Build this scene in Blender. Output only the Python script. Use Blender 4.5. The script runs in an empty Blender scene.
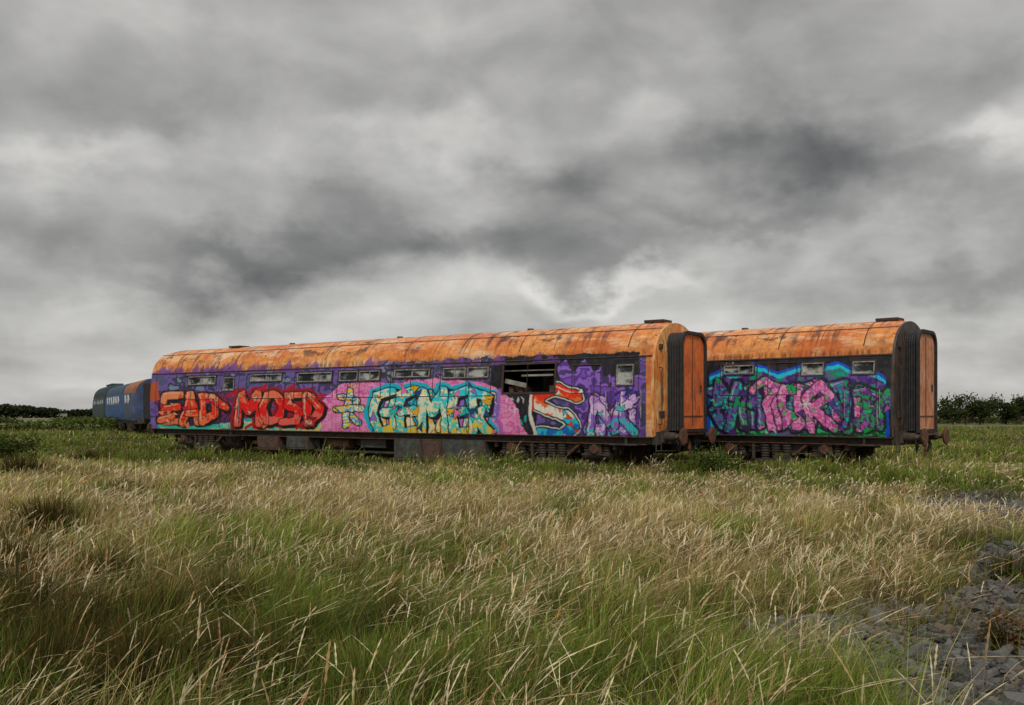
import bpy, math, random
import numpy as np
from mathutils import Vector, Matrix
rng=np.random.default_rng(7); random.seed(7)
scene=bpy.context.scene
scene.view_settings.view_transform='Standard'
scene.view_settings.look='None'
scene.view_settings.exposure=0
F=940.0; HZ=411.0; CAMZ=1.43

# ------------------------------------------------------------ helpers
def lin(c):
    c=np.asarray(c,float)/255.0
    return np.where(c<=0.04045,c/12.92,((c+0.055)/1.055)**2.4)
def vnoise(x,y,seed=0):
    x=np.asarray(x,float);y=np.asarray(y,float)
    xi=np.floor(x).astype(np.int64);yi=np.floor(y).astype(np.int64)
    fx=x-xi;fy=y-yi
    fx=fx*fx*(3-2*fx);fy=fy*fy*(3-2*fy)
    def h(a,b):
        n=(a*374761393+b*668265263+seed*982451653)&0x7fffffff
        n=((n^(n>>13))*1274126177)&0x7fffffff
        n=(n^(n>>16))&0xffff
        return n/65535.0
    return (h(xi,yi)*(1-fx)+h(xi+1,yi)*fx)*(1-fy)+(h(xi,yi+1)*(1-fx)+h(xi+1,yi+1)*fx)*fy
def fbm(x,y,seed=0,o=4):
    s=0;a=1;t=0
    for i in range(o):
        s=s+a*vnoise(np.asarray(x)*2**i,np.asarray(y)*2**i,seed+i*17);t+=a;a*=.5
    return s/t
def link(o,parent=None):
    scene.collection.objects.link(o)
    if parent is not None:o.parent=parent
    return o
def empty(name,loc,rz=0):
    e=bpy.data.objects.new(name,None);e.location=loc;e.rotation_euler=(0,0,rz);e.empty_display_size=.3
    return link(e)
def np_mesh(name,V,Q,mats,parent=None,col=None,mi=None,smooth=False,attr='Col'):
    me=bpy.data.meshes.new(name)
    V=np.ascontiguousarray(V,dtype=np.float32);Q=np.ascontiguousarray(Q,dtype=np.int32)
    n=len(Q)
    me.vertices.add(len(V));me.vertices.foreach_set('co',V.ravel())
    me.loops.add(n*4);me.loops.foreach_set('vertex_index',Q.ravel())
    me.polygons.add(n);me.polygons.foreach_set('loop_start',np.arange(0,n*4,4,dtype=np.int32))
    for m in mats: me.materials.append(m)
    if mi is not None: me.polygons.foreach_set('material_index',np.asarray(mi,dtype=np.int32))
    me.update(calc_edges=True)
    if col is not None:
        a=me.attributes.new(attr,'FLOAT_COLOR','POINT')
        if col.shape[1]==3: col=np.concatenate([col,np.ones((len(col),1))],1)
        a.data.foreach_set('color',np.ascontiguousarray(col,dtype=np.float32).ravel())
    me.polygons.foreach_set('use_smooth',np.full(n,smooth))
    me.update()
    return link(bpy.data.objects.new(name,me),parent)

# node helpers
class NT:
    def __init__(s,nt): s.nt=nt
    def n(s,t,**k):
        nd=s.nt.nodes.new(t)
        for a,b in k.items(): setattr(nd,a,b)
        return nd
    def l(s,a,b): s.nt.links.new(a,b)
    def put(s,sock,v):
        if hasattr(v,'is_linked') or hasattr(v,'links'): s.l(v,sock)
        else: sock.default_value=v
    def m(s,op,a,b=0.0,c=None,clamp=False):
        nd=s.n('ShaderNodeMath',operation=op);nd.use_clamp=clamp
        s.put(nd.inputs[0],a);s.put(nd.inputs[1],b)
        if c is not None:s.put(nd.inputs[2],c)
        return nd.outputs[0]
    def mix(s,f,a,b,bt='MIX'):
        nd=s.n('ShaderNodeMix',data_type='RGBA',blend_type=bt)
        s.put(nd.inputs[0],f)
        for sock,v in((nd.inputs[6],a),(nd.inputs[7],b)):
            if isinstance(v,(tuple,list)): v=tuple(v)[:3]+(1,)
            s.put(sock,v)
        return nd.outputs[2]
    def noise(s,vec,scale,detail=4,rough=.55,dist=0):
        nd=s.n('ShaderNodeTexNoise');s.l(vec,nd.inputs['Vector'])
        nd.inputs['Scale'].default_value=scale;nd.inputs['Detail'].default_value=detail
        nd.inputs['Roughness'].default_value=rough;nd.inputs['Distortion'].default_value=dist
        return nd.outputs[0]
    def mapv(s,vec,sc,loc=(0,0,0)):
        nd=s.n('ShaderNodeMapping');s.l(vec,nd.inputs[0]);nd.inputs['Scale'].default_value=sc;nd.inputs['Location'].default_value=loc
        return nd.outputs[0]
    def rng(s,v,a,b,c=0.,d=1.):
        nd=s.n('ShaderNodeMapRange');nd.interpolation_type='SMOOTHSTEP';s.l(v,nd.inputs[0])
        for i,x in enumerate((a,b,c,d)): nd.inputs[i+1].default_value=x
        return nd.outputs[0]
def newmat(name):
    m=bpy.data.materials.new(name);m.use_nodes=True
    t=NT(m.node_tree);b=m.node_tree.nodes['Principled BSDF']
    return m,t,b
def simple(name,c1,c2=None,rough=.6,metal=0,scale=6,bump=.2,streak=None):
    m,t,b=newmat(name)
    if c2 is None:c2=tuple(x*.55 for x in c1)
    tc=t.n('ShaderNodeTexCoord').outputs['Object']
    f=t.rng(t.noise(tc,scale,4,.6),.35,.65)
    col=t.mix(f,c1,c2)
    if streak:
        f2=t.rng(t.noise(t.mapv(tc,(9,9,1.2)),2,4,.6),.5,.68,0,.85)
        col=t.mix(f2,col,streak)
    t.l(col,b.inputs['Base Color'])
    b.inputs['Roughness'].default_value=rough;b.inputs['Metallic'].default_value=metal
    if bump:
        bp=t.n('ShaderNodeBump');bp.inputs['Strength'].default_value=bump;bp.inputs['Distance'].default_value=.02
        t.l(t.noise(tc,scale*5,3,.6),bp.inputs['Height']);t.l(bp.outputs[0],b.inputs['Normal'])
    return m

class MB:
    def __init__(s): s.v=[];s.f=[];s.mi=[];s.mats=[]
    def mid(s,m):
        if m not in s.mats:s.mats.append(m)
        return s.mats.index(m)
    def add(s,vs,fs,m):
        o=len(s.v);s.v+=[tuple(v) for v in vs];k=s.mid(m)
        for f in fs:s.f.append([o+i for i in f]);s.mi.append(k)
    def box(s,c,sz,m,rot=None):
        x,y,z=[a/2 for a in sz]
        vs=[Vector((i,j,k)) for i in(-x,x) for j in(-y,y) for k in(-z,z)]
        if rot is not None: vs=[rot@v for v in vs]
        vs=[v+Vector(c) for v in vs]
        s.add(vs,[(0,1,3,2),(4,6,7,5),(0,4,5,1),(2,3,7,6),(0,2,6,4),(1,5,7,3)],m)
    def cyl(s,p,q,r,m,n=16,r2=None,cap=True):
        p=Vector(p);q=Vector(q);r2=r if r2 is None else r2
        d=(q-p).normalized();a=d.orthogonal().normalized();b=d.cross(a)
        vs=[]
        for c,rr in((p,r),(q,r2)):
            for i in range(n):
                t=2*math.pi*i/n;vs.append(c+a*math.cos(t)*rr+b*math.sin(t)*rr)
        fs=[(i,(i+1)%n,n+(i+1)%n,n+i) for i in range(n)]
        if cap: fs+=[tuple(range(n-1,-1,-1)),tuple(range(n,2*n))]
        s.add(vs,fs,m)
    def make(s,name,parent=None,bevel=0,smooth=False):
        me=bpy.data.meshes.new(name);me.from_pydata(s.v,[],s.f)
        for m in s.mats:me.materials.append(m)
        me.polygons.foreach_set('material_index',s.mi)
        if smooth: me.polygons.foreach_set('use_smooth',[True]*len(s.f))
        me.update()
        o=link(bpy.data.objects.new(name,me),parent)
        if bevel:
            b=o.modifiers.new('bevel','BEVEL');b.width=bevel;b.segments=2;b.limit_method='ANGLE'
        return o

# ------------------------------------------------------------ materials
def shell_mat(name):
    m,t,b=newmat(name)
    tc=t.n('ShaderNodeTexCoord').outputs['Object']
    at=t.n('ShaderNodeAttribute',attribute_name='paint')
    zz=t.n('ShaderNodeSeparateXYZ');t.l(tc,zz.inputs[0])
    big=t.rng(t.noise(t.mapv(tc,(.35,.9,.9)),1.3,5,.6),.38,.60)
    col=t.mix(big,(.74,.185,.030),(.90,.36,.09))
    fine=t.rng(t.noise(tc,7,5,.65),.42,.62)
    col=t.mix(t.m('MULTIPLY',fine,.45),col,(.50,.11,.025))
    up=t.rng(zz.outputs[2],2.95,3.4,.22,1.0)
    pale=t.rng(t.noise(t.mapv(tc,(.45,1.5,1.5),(9,1,4)),1.7,6,.7),.49,.64,0,.8)
    col=t.mix(pale,col,(.90,.62,.36))
    st=t.rng(t.noise(t.mapv(tc,(4.5,.42,.45)),1.6,5,.62),.505,.62)
    patchy=t.rng(t.noise(t.mapv(tc,(.3,.2,.2),(2,2,2)),1.6,3,.5),.40,.58,.2,.95)
    col=t.mix(t.m('MULTIPLY',st,t.m('MULTIPLY',up,patchy)),col,(.14,.042,.018))
    sp=t.rng(t.noise(t.mapv(tc,(.8,1.2,1.2),(3,7,1)),1.7,8,.75),.545,.61)
    col=t.mix(t.m('MULTIPLY',sp,t.m('MULTIPLY',up,.88)),col,(.07,.03,.02))
    gl=t.rng(t.m('ABSOLUTE',t.m('SUBTRACT',zz.outputs[2],2.86)),.0,.16,1,0)
    gs=t.rng(t.noise(t.mapv(tc,(12,1,1.5)),1.2,4,.7),.42,.60)
    col=t.mix(t.m('MULTIPLY',gl,t.m('MULTIPLY',gs,.8)),col,(.13,.045,.02))
    col=t.mix(at.outputs['Alpha'],col,at.outputs['Color'])
    d1=t.rng(t.noise(t.mapv(tc,(8,8,.5)),1.5,5,.65),.48,.75,0,.32)
    col=t.mix(d1,col,(.06,.05,.045))
    d2=t.rng(t.noise(tc,3.5,6,.7),.58,.74,0,.20)
    col=t.mix(d2,col,(.34,.28,.23))
    rs=t.rng(t.noise(t.mapv(tc,(1,1,1),(5,2,8)),6,6,.75),.59,.65,0,.9)
    low=t.rng(zz.outputs[2],.78,1.3,1,.12)
    col=t.mix(t.m('MULTIPLY',rs,low),col,(.15,.055,.028))
    t.l(col,b.inputs['Base Color'])
    r=t.rng(t.noise(tc,5,3,.6),.3,.7,.36,.7);t.l(r,b.inputs['Roughness'])
    bp=t.n('ShaderNodeBump');bp.inputs['Strength'].default_value=.6;bp.inputs['Distance'].default_value=.03
    h=t.m('ADD',t.noise(t.mapv(tc,(1.4,.5,.5)),2.2,2,.5),t.m('MULTIPLY',t.noise(tc,25,3,.6),.08))
    t.l(h,bp.inputs['Height']);t.l(bp.outputs[0],b.inputs['Normal'])
    return m
M_shell=shell_mat('weathered_orange_paint')
M_black=simple('black_rubber',(.016,.016,.018),(.034,.030,.028),.7,scale=8,bump=.4)
M_under=simple('grimy_underframe',(.038,.033,.029),(.080,.056,.042),.75,scale=5,bump=.5)
M_rust=simple('rust',(.17,.066,.033),(.07,.038,.027),.85,scale=9,bump=.5)
M_wheel=simple('wheel_steel',(.075,.05,.038),(.12,.066,.042),.7,scale=6,bump=.4)
M_steel=simple('dull_steel',(.22,.21,.19),(.12,.09,.07),.5,.6,scale=9,bump=.2)
M_boxg=simple('grey_green_box',(.085,.098,.086),(.045,.045,.04),.65,scale=4,bump=.2,streak=(.10,.05,.03))
M_boxb=simple('brown_box',(.12,.066,.05),(.05,.035,.03),.75,scale=4,bump=.2,streak=(.16,.07,.035))
M_frame=simple('window_frame_aluminium',(.46,.46,.44),(.20,.19,.18),.45,.15,scale=10,bump=.1)
M_dframe=simple('dark_trim',(.03,.03,.035),(.09,.05,.035),.6,scale=10,bump=.1)
M_door=simple('gangway_door_orange',(.86,.21,.045),(.58,.12,.03),.55,scale=2.2,bump=.3,streak=(.22,.06,.025))
M_int=simple('interior_panel',(.10,.085,.07),(.04,.035,.03),.8,scale=3)
M_intl=simple('interior_pale_panel',(.40,.39,.35),(.2,.18,.15),.8,scale=3)
M_endo=simple('end_orange',(.74,.21,.045),(.84,.48,.18),.55,scale=2.2,bump=.2,streak=(.12,.045,.02))
M_endk=simple('end_black',(.025,.025,.028),(.06,.045,.04),.55,scale=3,bump=.2,streak=(.18,.08,.03))
def glass_mat():
    m,t,b=newmat('painted_reflection_glass')
    tc=t.n('ShaderNodeTexCoord').outputs['Object']
    f=t.rng(t.noise(t.mapv(tc,(1.0,1,2)),1.6,4,.6),.44,.62)
    t.l(t.mix(f,(.02,.022,.025),(.46,.46,.43)),b.inputs['Base Color'])  # pale patches paint a whitish reflection into the glass colour
    b.inputs['Roughness'].default_value=.12
    return m
M_glass=glass_mat()
def veg_mat(name):
    m=bpy.data.materials.new(name);m.use_nodes=True;nt=m.node_tree;t=NT(nt)
    nt.nodes.clear()
    at=t.n('ShaderNodeAttribute',attribute_name='Col')
    d=t.n('ShaderNodeBsdfDiffuse');tr=t.n('ShaderNodeBsdfTranslucent');mx=t.n('ShaderNodeMixShader');o=t.n('ShaderNodeOutputMaterial')
    t.l(at.outputs['Color'],d.inputs[0]);t.l(at.outputs['Color'],tr.inputs[0])
    mx.inputs[0].default_value=.28
    t.l(d.outputs[0],mx.inputs[1]);t.l(tr.outputs[0],mx.inputs[2]);t.l(mx.outputs[0],o.inputs[0])
    return m
M_grass=veg_mat('grass_blades');M_leaf=veg_mat('leaves')
M_bark=simple('bark',(.06,.045,.03),None,.9,scale=12)

# ------------------------------------------------------------ paint canvas
class Canvas:
    def __init__(s,X,Y,Z):
        s.X=X;s.Y=Y;s.Z=Z;n=len(X);s.C=np.zeros((n,3));s.A=np.zeros(n)
        s.wx=X+4.2*(fbm(X/8,Y/8,91)-.5);s.wy=Y+3.6*(fbm(X/8,Y/8,57)-.5)
    def put(s,idx,a,col):
        if callable(col): c=col(s.X[idx],s.Y[idx])
        else: c=lin(col)[None,:]
        a=np.clip(a,0,1)
        na=a+s.A[idx]*(1-a)
        s.C[idx]=(c*a[:,None]+s.C[idx]*(s.A[idx]*(1-a))[:,None])/np.maximum(na,1e-6)[:,None]
        s.A[idx]=na
    def stroke(s,pts,w,col,op=1,aa=.7):
        P=np.array(pts,float)
        x0,y0=P.min(0)-w-2;x1,y1=P.max(0)+w+2
        idx=np.nonzero((s.wx>x0)&(s.wx<x1)&(s.wy>y0)&(s.wy<y1))[0]
        if len(idx)==0:return
        X=s.wx[idx];Y=s.wy[idx];D=np.full(len(idx),1e9)
        for a,b in zip(P[:-1],P[1:]):
            d=b-a;t=np.clip(((X-a[0])*d[0]+(Y-a[1])*d[1])/(d@d+1e-9),0,1)
            ex,ey=np.abs(X-a[0]-t*d[0]),np.abs(Y-a[1]-t*d[1])
            D=np.minimum(D,.6*np.hypot(ex,ey)+.4*np.maximum(ex,ey))
        al=np.clip((w/2-D)/aa+.5,0,1)*op
        k=al>0;s.put(idx[k],al[k],col)
    def poly(s,pts,col,op=1,wob=0,seed=3):
        P=np.array(pts,float);x0,y0=P.min(0)-wob-1;x1,y1=P.max(0)+wob+1
        idx=np.nonzero((s.X>x0)&(s.X<x1)&(s.Y>y0)&(s.Y<y1))[0]
        if len(idx)==0:return
        X=s.X[idx]+wob*2*(fbm(s.X[idx]/9,s.Y[idx]/9,seed)-.5);Y=s.Y[idx]+wob*2*(fbm(s.X[idx]/9,s.Y[idx]/9,seed+40)-.5)
        ins=np.zeros(len(idx),bool);j=len(P)-1
        for i in range(len(P)):
            xi,yi=P[i];xj,yj=P[j]
            c=((yi>Y)!=(yj>Y))&(X<(xj-xi)*(Y-yi)/(yj-yi+1e-12)+xi);ins^=c;j=i
        k=ins;s.put(idx[k],np.full(k.sum(),float(op)),col)
def grad(stops,y0,y1,seed=5,amt=.35,sc=6):
    S=np.array([lin(c) for c in stops])
    def f(X,Y):
        t=np.clip((Y-y0)/(y1-y0)+amt*(fbm(X/sc,Y/sc,seed)-.5)*2,0,1)*(len(S)-1)
        i=np.minimum(t.astype(int),len(S)-2);fr=(t-i);fr=np.clip((fr-.5)*4+.5,0,1)[:,None]
        return S[i]*(1-fr)+S[i+1]*fr
    return f
def patch(stops,seed,sc=8):
    S=np.array([lin(c) for c in stops])
    def f(X,Y):
        t=np.clip((fbm(X/sc,Y/sc*1.3,seed,3)-.2)/.6,0,.999)*len(S)
        i=t.astype(int);return S[i]
    return f
def letters(cv,L,w,fill,out=(12,12,16),halo=None,hw=4,ow=2.2,hi=None,shadow=None):
    if halo is not None:
        for p in L: cv.stroke(p,w+hw*2,halo)
    if shadow is not None:
        for p in L: cv.stroke([(a+2.2,b+2) for a,b in p],w+ow,shadow)
    for p in L:
        cv.stroke(p,w+ow,out);cv.stroke(p,w,fill)
    if hi is not None:
        for p in L: cv.stroke([(a-w*.26,b-w*.3) for a,b in p[:2]],.9,hi,.85)
def shards(cv,L,n,size,cols,seed,out=(14,12,18)):
    r=random.Random(seed)
    for i in range(n):
        p=r.choice(L);a=r.choice(p);x=a[0]+r.uniform(-5,5);y=a[1]+r.uniform(-5,5);th=r.uniform(0,6.28);s=size*r.uniform(.6,1.3)
        T=lambda k,q:(x+k*math.cos(th+q),y+k*math.sin(th+q))
        cv.poly([T(s+1.2,0),T(s*.7+1.2,2.3),T(s*.35,3.1),T(s*.7+1.2,4.0)],out,.95,1.2,seed+i)
        cv.poly([T(s,0),T(s*.7,2.3),T(s*.3,3.1),T(s*.7,4.0)],r.choice(cols),1,1.2,seed+i)
def wild(cv,x0,x1,y0,y1,n,w,fills,out,seed,halo=None):
    r=random.Random(seed);S=[]
    for i in range(n):
        cx=x0+(x1-x0)*(i+.5)/n+r.uniform(-2,2);h=(y1-y0)
        k=r.randint(0,3);top=y0+r.uniform(0,.12)*h;bot=y1-r.uniform(0,.12)*h;mid=(top+bot)/2+r.uniform(-4,4);a=r.uniform(5,10)*r.choice([-1,1])
        if k==0:p=[(cx-a*.4,top),(cx,mid),(cx+a*.5,bot)]
        elif k==1:p=[(cx+a,top+3),(cx,top),(cx-a*.3,mid),(cx+a*.2,bot),(cx+a,bot-4)]
        elif k==2:p=[(cx-a,top+5),(cx+a*.3,top+1),(cx+a*.2,mid),(cx-a*.8,mid+6),(cx+a*.4,bot)]
        else:p=[(cx,bot),(cx-a*.2,mid),(cx+a*1.2,top),(cx+a*1.4,mid-3)]
        S.append((p,w*r.uniform(.75,1.2),r.choice(fills)))
    if halo:
        for p,ww,f in S: cv.stroke(p,ww+6,halo)
    r.shuffle(S)
    for p,ww,f in S:
        cv.stroke(p,ww+2.4,out);cv.stroke(p,ww,f)
        cv.stroke([(a-ww*.25,b-ww*.2) for a,b in p[:2]],.8,(240,235,235),.6)
        q=r.choice(p);cv.stroke([(q[0]-1,q[1]+2),(q[0]+1.5,q[1]-2)],.9,out,.8)
    return [s[0] for s in S]
def tag(cv,x,y,w,h,seed,col=(235,235,235),lw=.8):
    r=random.Random(seed);n=max(2,int(w/4))
    for i in range(n):
        x0=x+i*w/n;pts=[(x0+r.random()*w/n*.9,y+r.random()*h) for _ in range(4)]
        cv.stroke(pts,lw,col,.9)
def art1(cv):
    X,Y,Z=cv.X,cv.Y,cv.Z
    idx=np.nonzero((Z<2.78)&(X<646))[0]
    cv.put(idx,np.full(len(idx),1.),patch([(100,80,140),(122,100,164),(72,66,98),(132,112,176),(90,78,126)],11,14))
    cv.poly([(150,374),(215,372),(300,369),(300,380),(240,388),(150,392)],patch([(92,92,128),(116,100,160),(62,62,80),(130,140,168)],4,9),1,3)
    cv.poly([(380,362),(500,357),(500,384),(380,384)],patch([(104,94,132),(76,76,88),(124,104,168),(58,60,68),(140,140,160)],8,10),1,4)
    cv.poly([(494,357),(640,352),(640,398),(588,400),(560,384),(540,392),(534,437),(500,437),(487,392)],patch([(26,27,33),(36,36,42),(24,24,28)],61,10),1,2)
    cv.poly([(556,368),(566,360),(574,372),(586,358),(594,372),(604,362),(612,378),(641,374),(641,440),(584,440),(566,400)],patch([(134,98,186),(100,72,150),(158,120,206),(78,60,114)],21,11),1,3)
    cv.poly([(600,358),(612,356),(612,372),(604,378)],(34,34,42),1,2)
    pink=patch([(236,148,192),(246,170,210),(224,122,178),(240,158,198)],31,6)
    cv.poly([(322,400),(338,386),(362,380),(395,384),(432,378),(478,382),(502,392),(516,404),(520,424),(532,440),(300,440),(318,424)],pink,1,4)
    for i in range(26):
        x=random.uniform(330,515);y=random.uniform(386,432);w=random.uniform(5,9)
        cv.stroke([(x,y),(x+w,y+1),(x+w,y+5),(x,y+5),(x,y)],.8,(190,90,140),.55)
    cv.poly([(158,420),(180,416),(222,420),(235,416),(280,422),(320,418),(322,440),(156,440)],patch([(80,200,185),(140,215,190),(228,212,156),(70,180,180)],15,7),1,3)
    cv.poly([(156,396),(180,390),(230,392),(232,422),(200,426),(158,422)],patch([(96,60,120),(64,44,84),(150,60,90),(60,50,74)],52,6),1,3)
    P1=[[(181,395),(165,396),(163,408),(164,421),(180,422)],[(164,408),(177,407)],[(183,423),(190,395),(198,422)],[(186,413),(196,412)],
        [(203,422),(202,396),(215,401),(215,414),(204,421)],[(212,397),(225,408)],[(161,420),(172,416)]]
    letters(cv,P1,6.8,grad([(255,156,120),(240,84,64),(252,136,104)],394,422,3,.6,4),halo=(50,26,60),hw=1.8,hi=(250,200,170),shadow=(20,16,24),ow=2.2)
    shards(cv,P1,14,4.5,[(240,90,70),(250,150,120),(250,170,140),(200,60,90)],5)
    cv.stroke([(160,426),(190,430),(222,426)],3,(90,206,190),.9)
    P2=[[(237,423),(241,395),(249,411),(257,394),(260,423)],[(267,395),(262,408),(267,421),(278,419),(282,405),(275,394),(267,395)],
        [(300,395),(287,396),(287,405),(299,411),(296,421),(283,422)],[(306,395),(308,423)],[(310,397),(320,409),(311,422)]]
    letters(cv,P2,7.2,grad([(255,136,108),(232,52,62),(252,122,112)],394,422,9,.6,4),halo=(166,22,54),hw=3.6,hi=(255,210,180),shadow=(22,10,22),ow=2.2)
    shards(cv,P2,16,4.5,[(230,50,66),(250,130,100),(150,26,50),(250,170,150)],6)
    for x,y in((232,396),(320,400),(290,390),(262,390),(250,428),(300,428)): cv.stroke([(x-4,y),(x+4,y-5)],3,(190,30,50))
    cv.stroke([(236,431),(270,434),(318,430)],3.4,(226,212,150),.9)
    F3=[[(340,397),(357,401),(345,410),(359,423)],[(350,390),(345,425)],[(336,410),(361,408)]]
    letters(cv,F3,5.4,patch([(240,215,80),(90,170,220),(245,240,200),(240,150,60)],44,4),halo=(236,150,190),hw=2)
    shards(cv,F3,8,4,[(240,215,80),(90,170,220),(250,160,70)],7)
    P4=[[(392,391),(377,396),(372,414),(379,432),(393,428),(394,412),(384,413)],[(415,390),(401,395),(398,412),(402,433),(418,430)],[(400,411),(413,410)],
        [(421,436),(422,392),(432,413),(443,390),(446,436)],[(469,390),(453,395),(451,412),(455,433),(471,430)],[(453,412),(465,411)],
        [(474,436),(473,392),(488,397),(486,409),(475,414),(491,435)]]
    f4=[grad([(96,212,222),(246,238,204),(110,214,206),(248,212,116)],390,436,13,.8,5),grad([(246,238,204),(156,126,208),(244,146,190),(96,212,222)],390,436,14,.8,5),grad([(70,190,210),(252,196,116),(240,232,194)],390,436,16,.8,5)]
    for p in P4: cv.stroke(p,17,(60,184,210))
    wild(cv,372,490,392,434,13,6.5,f4,(20,18,30),77,(60,184,210))
    letters(cv,P4,8.2,f4[0],ow=2.2,hi=(255,255,250),shadow=(20,18,30))
    shards(cv,P4,54,5.5,[(246,238,206),(90,206,216),(248,186,86),(166,126,206),(80,196,186),(240,140,186),(40,80,120)],8)
    tag(cv,506,397,18,6,3);tag(cv,508,407,10,6,4);tag(cv,520,414,6,12,5,(70,190,180),1.2)
    cv.stroke([(500,390),(497,420),(504,436)],4,(160,110,190),.8)
    P6=[[(577,396),(556,389),(541,394),(537,404),(550,411),(567,416),(574,427),(562,435),(541,433)]]
    cv.stroke(P6[0],18,(28,40,60));cv.stroke(P6[0],14.6,(236,234,226))
    letters(cv,P6,10,grad([(240,84,58),(248,130,92),(242,236,224),(90,200,218),(64,124,200)],391,436,23,.35,5),ow=2.6,hi=(255,240,230))
    cv.stroke([(532,388),(529,412),(536,436)],3.4,(232,228,220));cv.stroke([(535,388),(532,410)],1.8,(220,60,60))
    shards(cv,P6,7,5,[(232,228,220),(90,190,210),(238,90,66)],9)
    P7=[[(590,434),(594,399),(604,414),(614,431),(619,398)],[(624,394),(622,418),(634,433)],[(623,408),(635,398)]]
    wild(cv,586,636,396,434,5,7,[patch([(196,156,220),(228,202,238),(156,116,200),(90,194,204)],34,6)],(40,24,60),78,(104,72,158))
    letters(cv,P7,7,grad([(196,156,220),(230,204,240),(156,116,200),(90,194,204)],394,434,33,.5),ow=2.4,hi=(245,240,255))
    shards(cv,P7,12,5,[(190,150,215),(120,90,190),(110,200,205),(40,60,120)],10)
    tag(cv,588,432,16,4,9);tag(cv,555,434,12,4,11)
    cv.stroke([(611,378),(640,377)],1.2,(150,120,200),.7)
    cv.poly([(148,384),(158,382),(160,400),(150,402)],(186,96,70),1,2)
    for i in range(80):
        x=random.choice([random.uniform(158,300),random.uniform(158,400),random.uniform(440,560)])
        g=374-(x-150)*.034;h=random.uniform(3,12)*(1 if x<400 else .8);w=random.uniform(2,7)
        cv.poly([(x-w,g+2),(x+w*.2+h*.35,g-h),(x+w,g+2)],random.choice([(112,78,138),(130,90,146),(96,70,118)]),random.uniform(.35,.9),2.5,seed=i)
def art2(cv):
    X,Y,Z=cv.X,cv.Y,cv.Z
    idx=np.nonzero((Z<2.8))[0]
    cv.put(idx,np.full(len(idx),1.),patch([(34,34,40),(26,27,32),(50,46,48)],12,14))
    top=[(709,378),(722,372),(736,376),(752,365),(766,370),(778,375),(792,371),(806,366),(822,369),(838,364),(850,370),(866,369),(884,378),(886,380)]
    pg=top+[(886,437),(711,437)]
    cv.poly([(a,b-3) for a,b in top]+[(890,437),(706,437)],(28,96,208),1,1)
    cv.poly(pg,(50,206,226),1,1.5)
    cv.poly([(a,b+3.5) for a,b in top]+[(883,437),(714,437)],patch([(98,72,150),(70,54,108),(126,96,174),(44,140,96),(60,160,160)],14,9),1,2)
    cv.poly([(716,396),(744,404),(772,430),(762,437),(716,437)],patch([(60,178,110),(34,100,76),(90,206,130),(90,70,140)],17,7),1,3)
    cv.poly([(820,404),(850,398),(886,390),(886,437),(786,437)],patch([(44,158,90),(24,92,60),(76,194,116)],19,7),1,3)
    teal=patch([(90,188,142),(64,130,160),(128,96,170),(68,68,112),(70,200,180)],24,5);grn=patch([(128,80,160),(50,170,98),(104,72,140),(60,190,110)],29,5)
    pk=patch([(240,152,202),(216,112,174),(248,180,216),(190,92,168),(120,180,120)],26,7)
    a=wild(cv,718,760,384,430,6,8,[teal,teal,grn],(26,20,36),201,(36,30,56))
    b=wild(cv,838,882,388,430,6,8,[grn,grn,pk],(16,26,24),204,(24,60,48))
    c=wild(cv,756,850,384,428,9,9.5,[pk,pk,pk,teal],(22,16,28),210,(56,36,90))
    shards(cv,a,16,6,[(80,60,130),(60,150,110),(110,190,150),(50,44,80)],21)
    shards(cv,b,16,6,[(60,160,90),(110,70,150),(40,110,70),(180,110,190)],22)
    shards(cv,c,24,6.5,[(240,152,202),(216,112,174),(90,190,136),(96,70,150),(60,170,106)],23)
    cv.stroke([(752,390),(764,381),(776,386),(766,404),(772,428)],9,(20,16,26));cv.stroke([(752,390),(764,381),(776,386),(766,404),(772,428)],6.5,pk)
    cv.stroke([(812,430),(806,398),(820,384),(830,396),(812,408),(834,428)],10,(20,16,26));cv.stroke([(812,430),(806,398),(820,384),(830,396),(812,408),(834,428)],7.5,pk)
    x,y=806,404
    for q in range(6):
        cv.stroke([(x,y),(x+5*math.cos(q*1.05),y+5*math.sin(q*1.05))],.9,(245,245,240))
    tag(cv,722,368,14,3,31);tag(cv,766,430,10,4,32);tag(cv,724,362,12,4,33,(200,200,200),.6)
def art_plain(c1,c2,zt=2.8):
    def f(cv):
        idx=np.nonzero(cv.Z<zt)[0]
        cv.put(idx,np.full(len(idx),1.),patch([c1,c2],5,9))
    return f

# ------------------------------------------------------------ coach
PR=np.array([(-1.34,.78),(-1.375,1.0),(-1.395,1.4),(-1.40,1.8),(-1.385,2.2),(-1.35,2.55),(-1.31,2.80),(-1.25,3.02),(-1.13,3.23),(-.93,3.43),(-.65,3.585),(-.33,3.68),(0,3.71)])
def catmull(P,n=20):
    P=np.vstack([2*P[0]-P[1],P,[[.33,3.68]]]);out=[]
    for i in range(1,len(P)-2):
        for t in np.linspace(0,1,n,endpoint=False):
            a,b,c,d=P[i-1],P[i],P[i+1],P[i+2]
            out.append(.5*((2*b)+(c-a)*t+(2*a-5*b+4*c-d)*t*t+(3*b-a-3*c+d)*t**3))
    out.append(P[-2]);return np.array(out)
PC=catmull(PR);PS=np.concatenate([[0],np.cumsum(np.hypot(*np.diff(PC,axis=0).T))])
def prof(s): return np.interp(s,PS,PC[:,0]),np.interp(s,PS,PC[:,1])
def yz_side(z): return np.interp(z,PC[:,1],PC[:,0])

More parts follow.
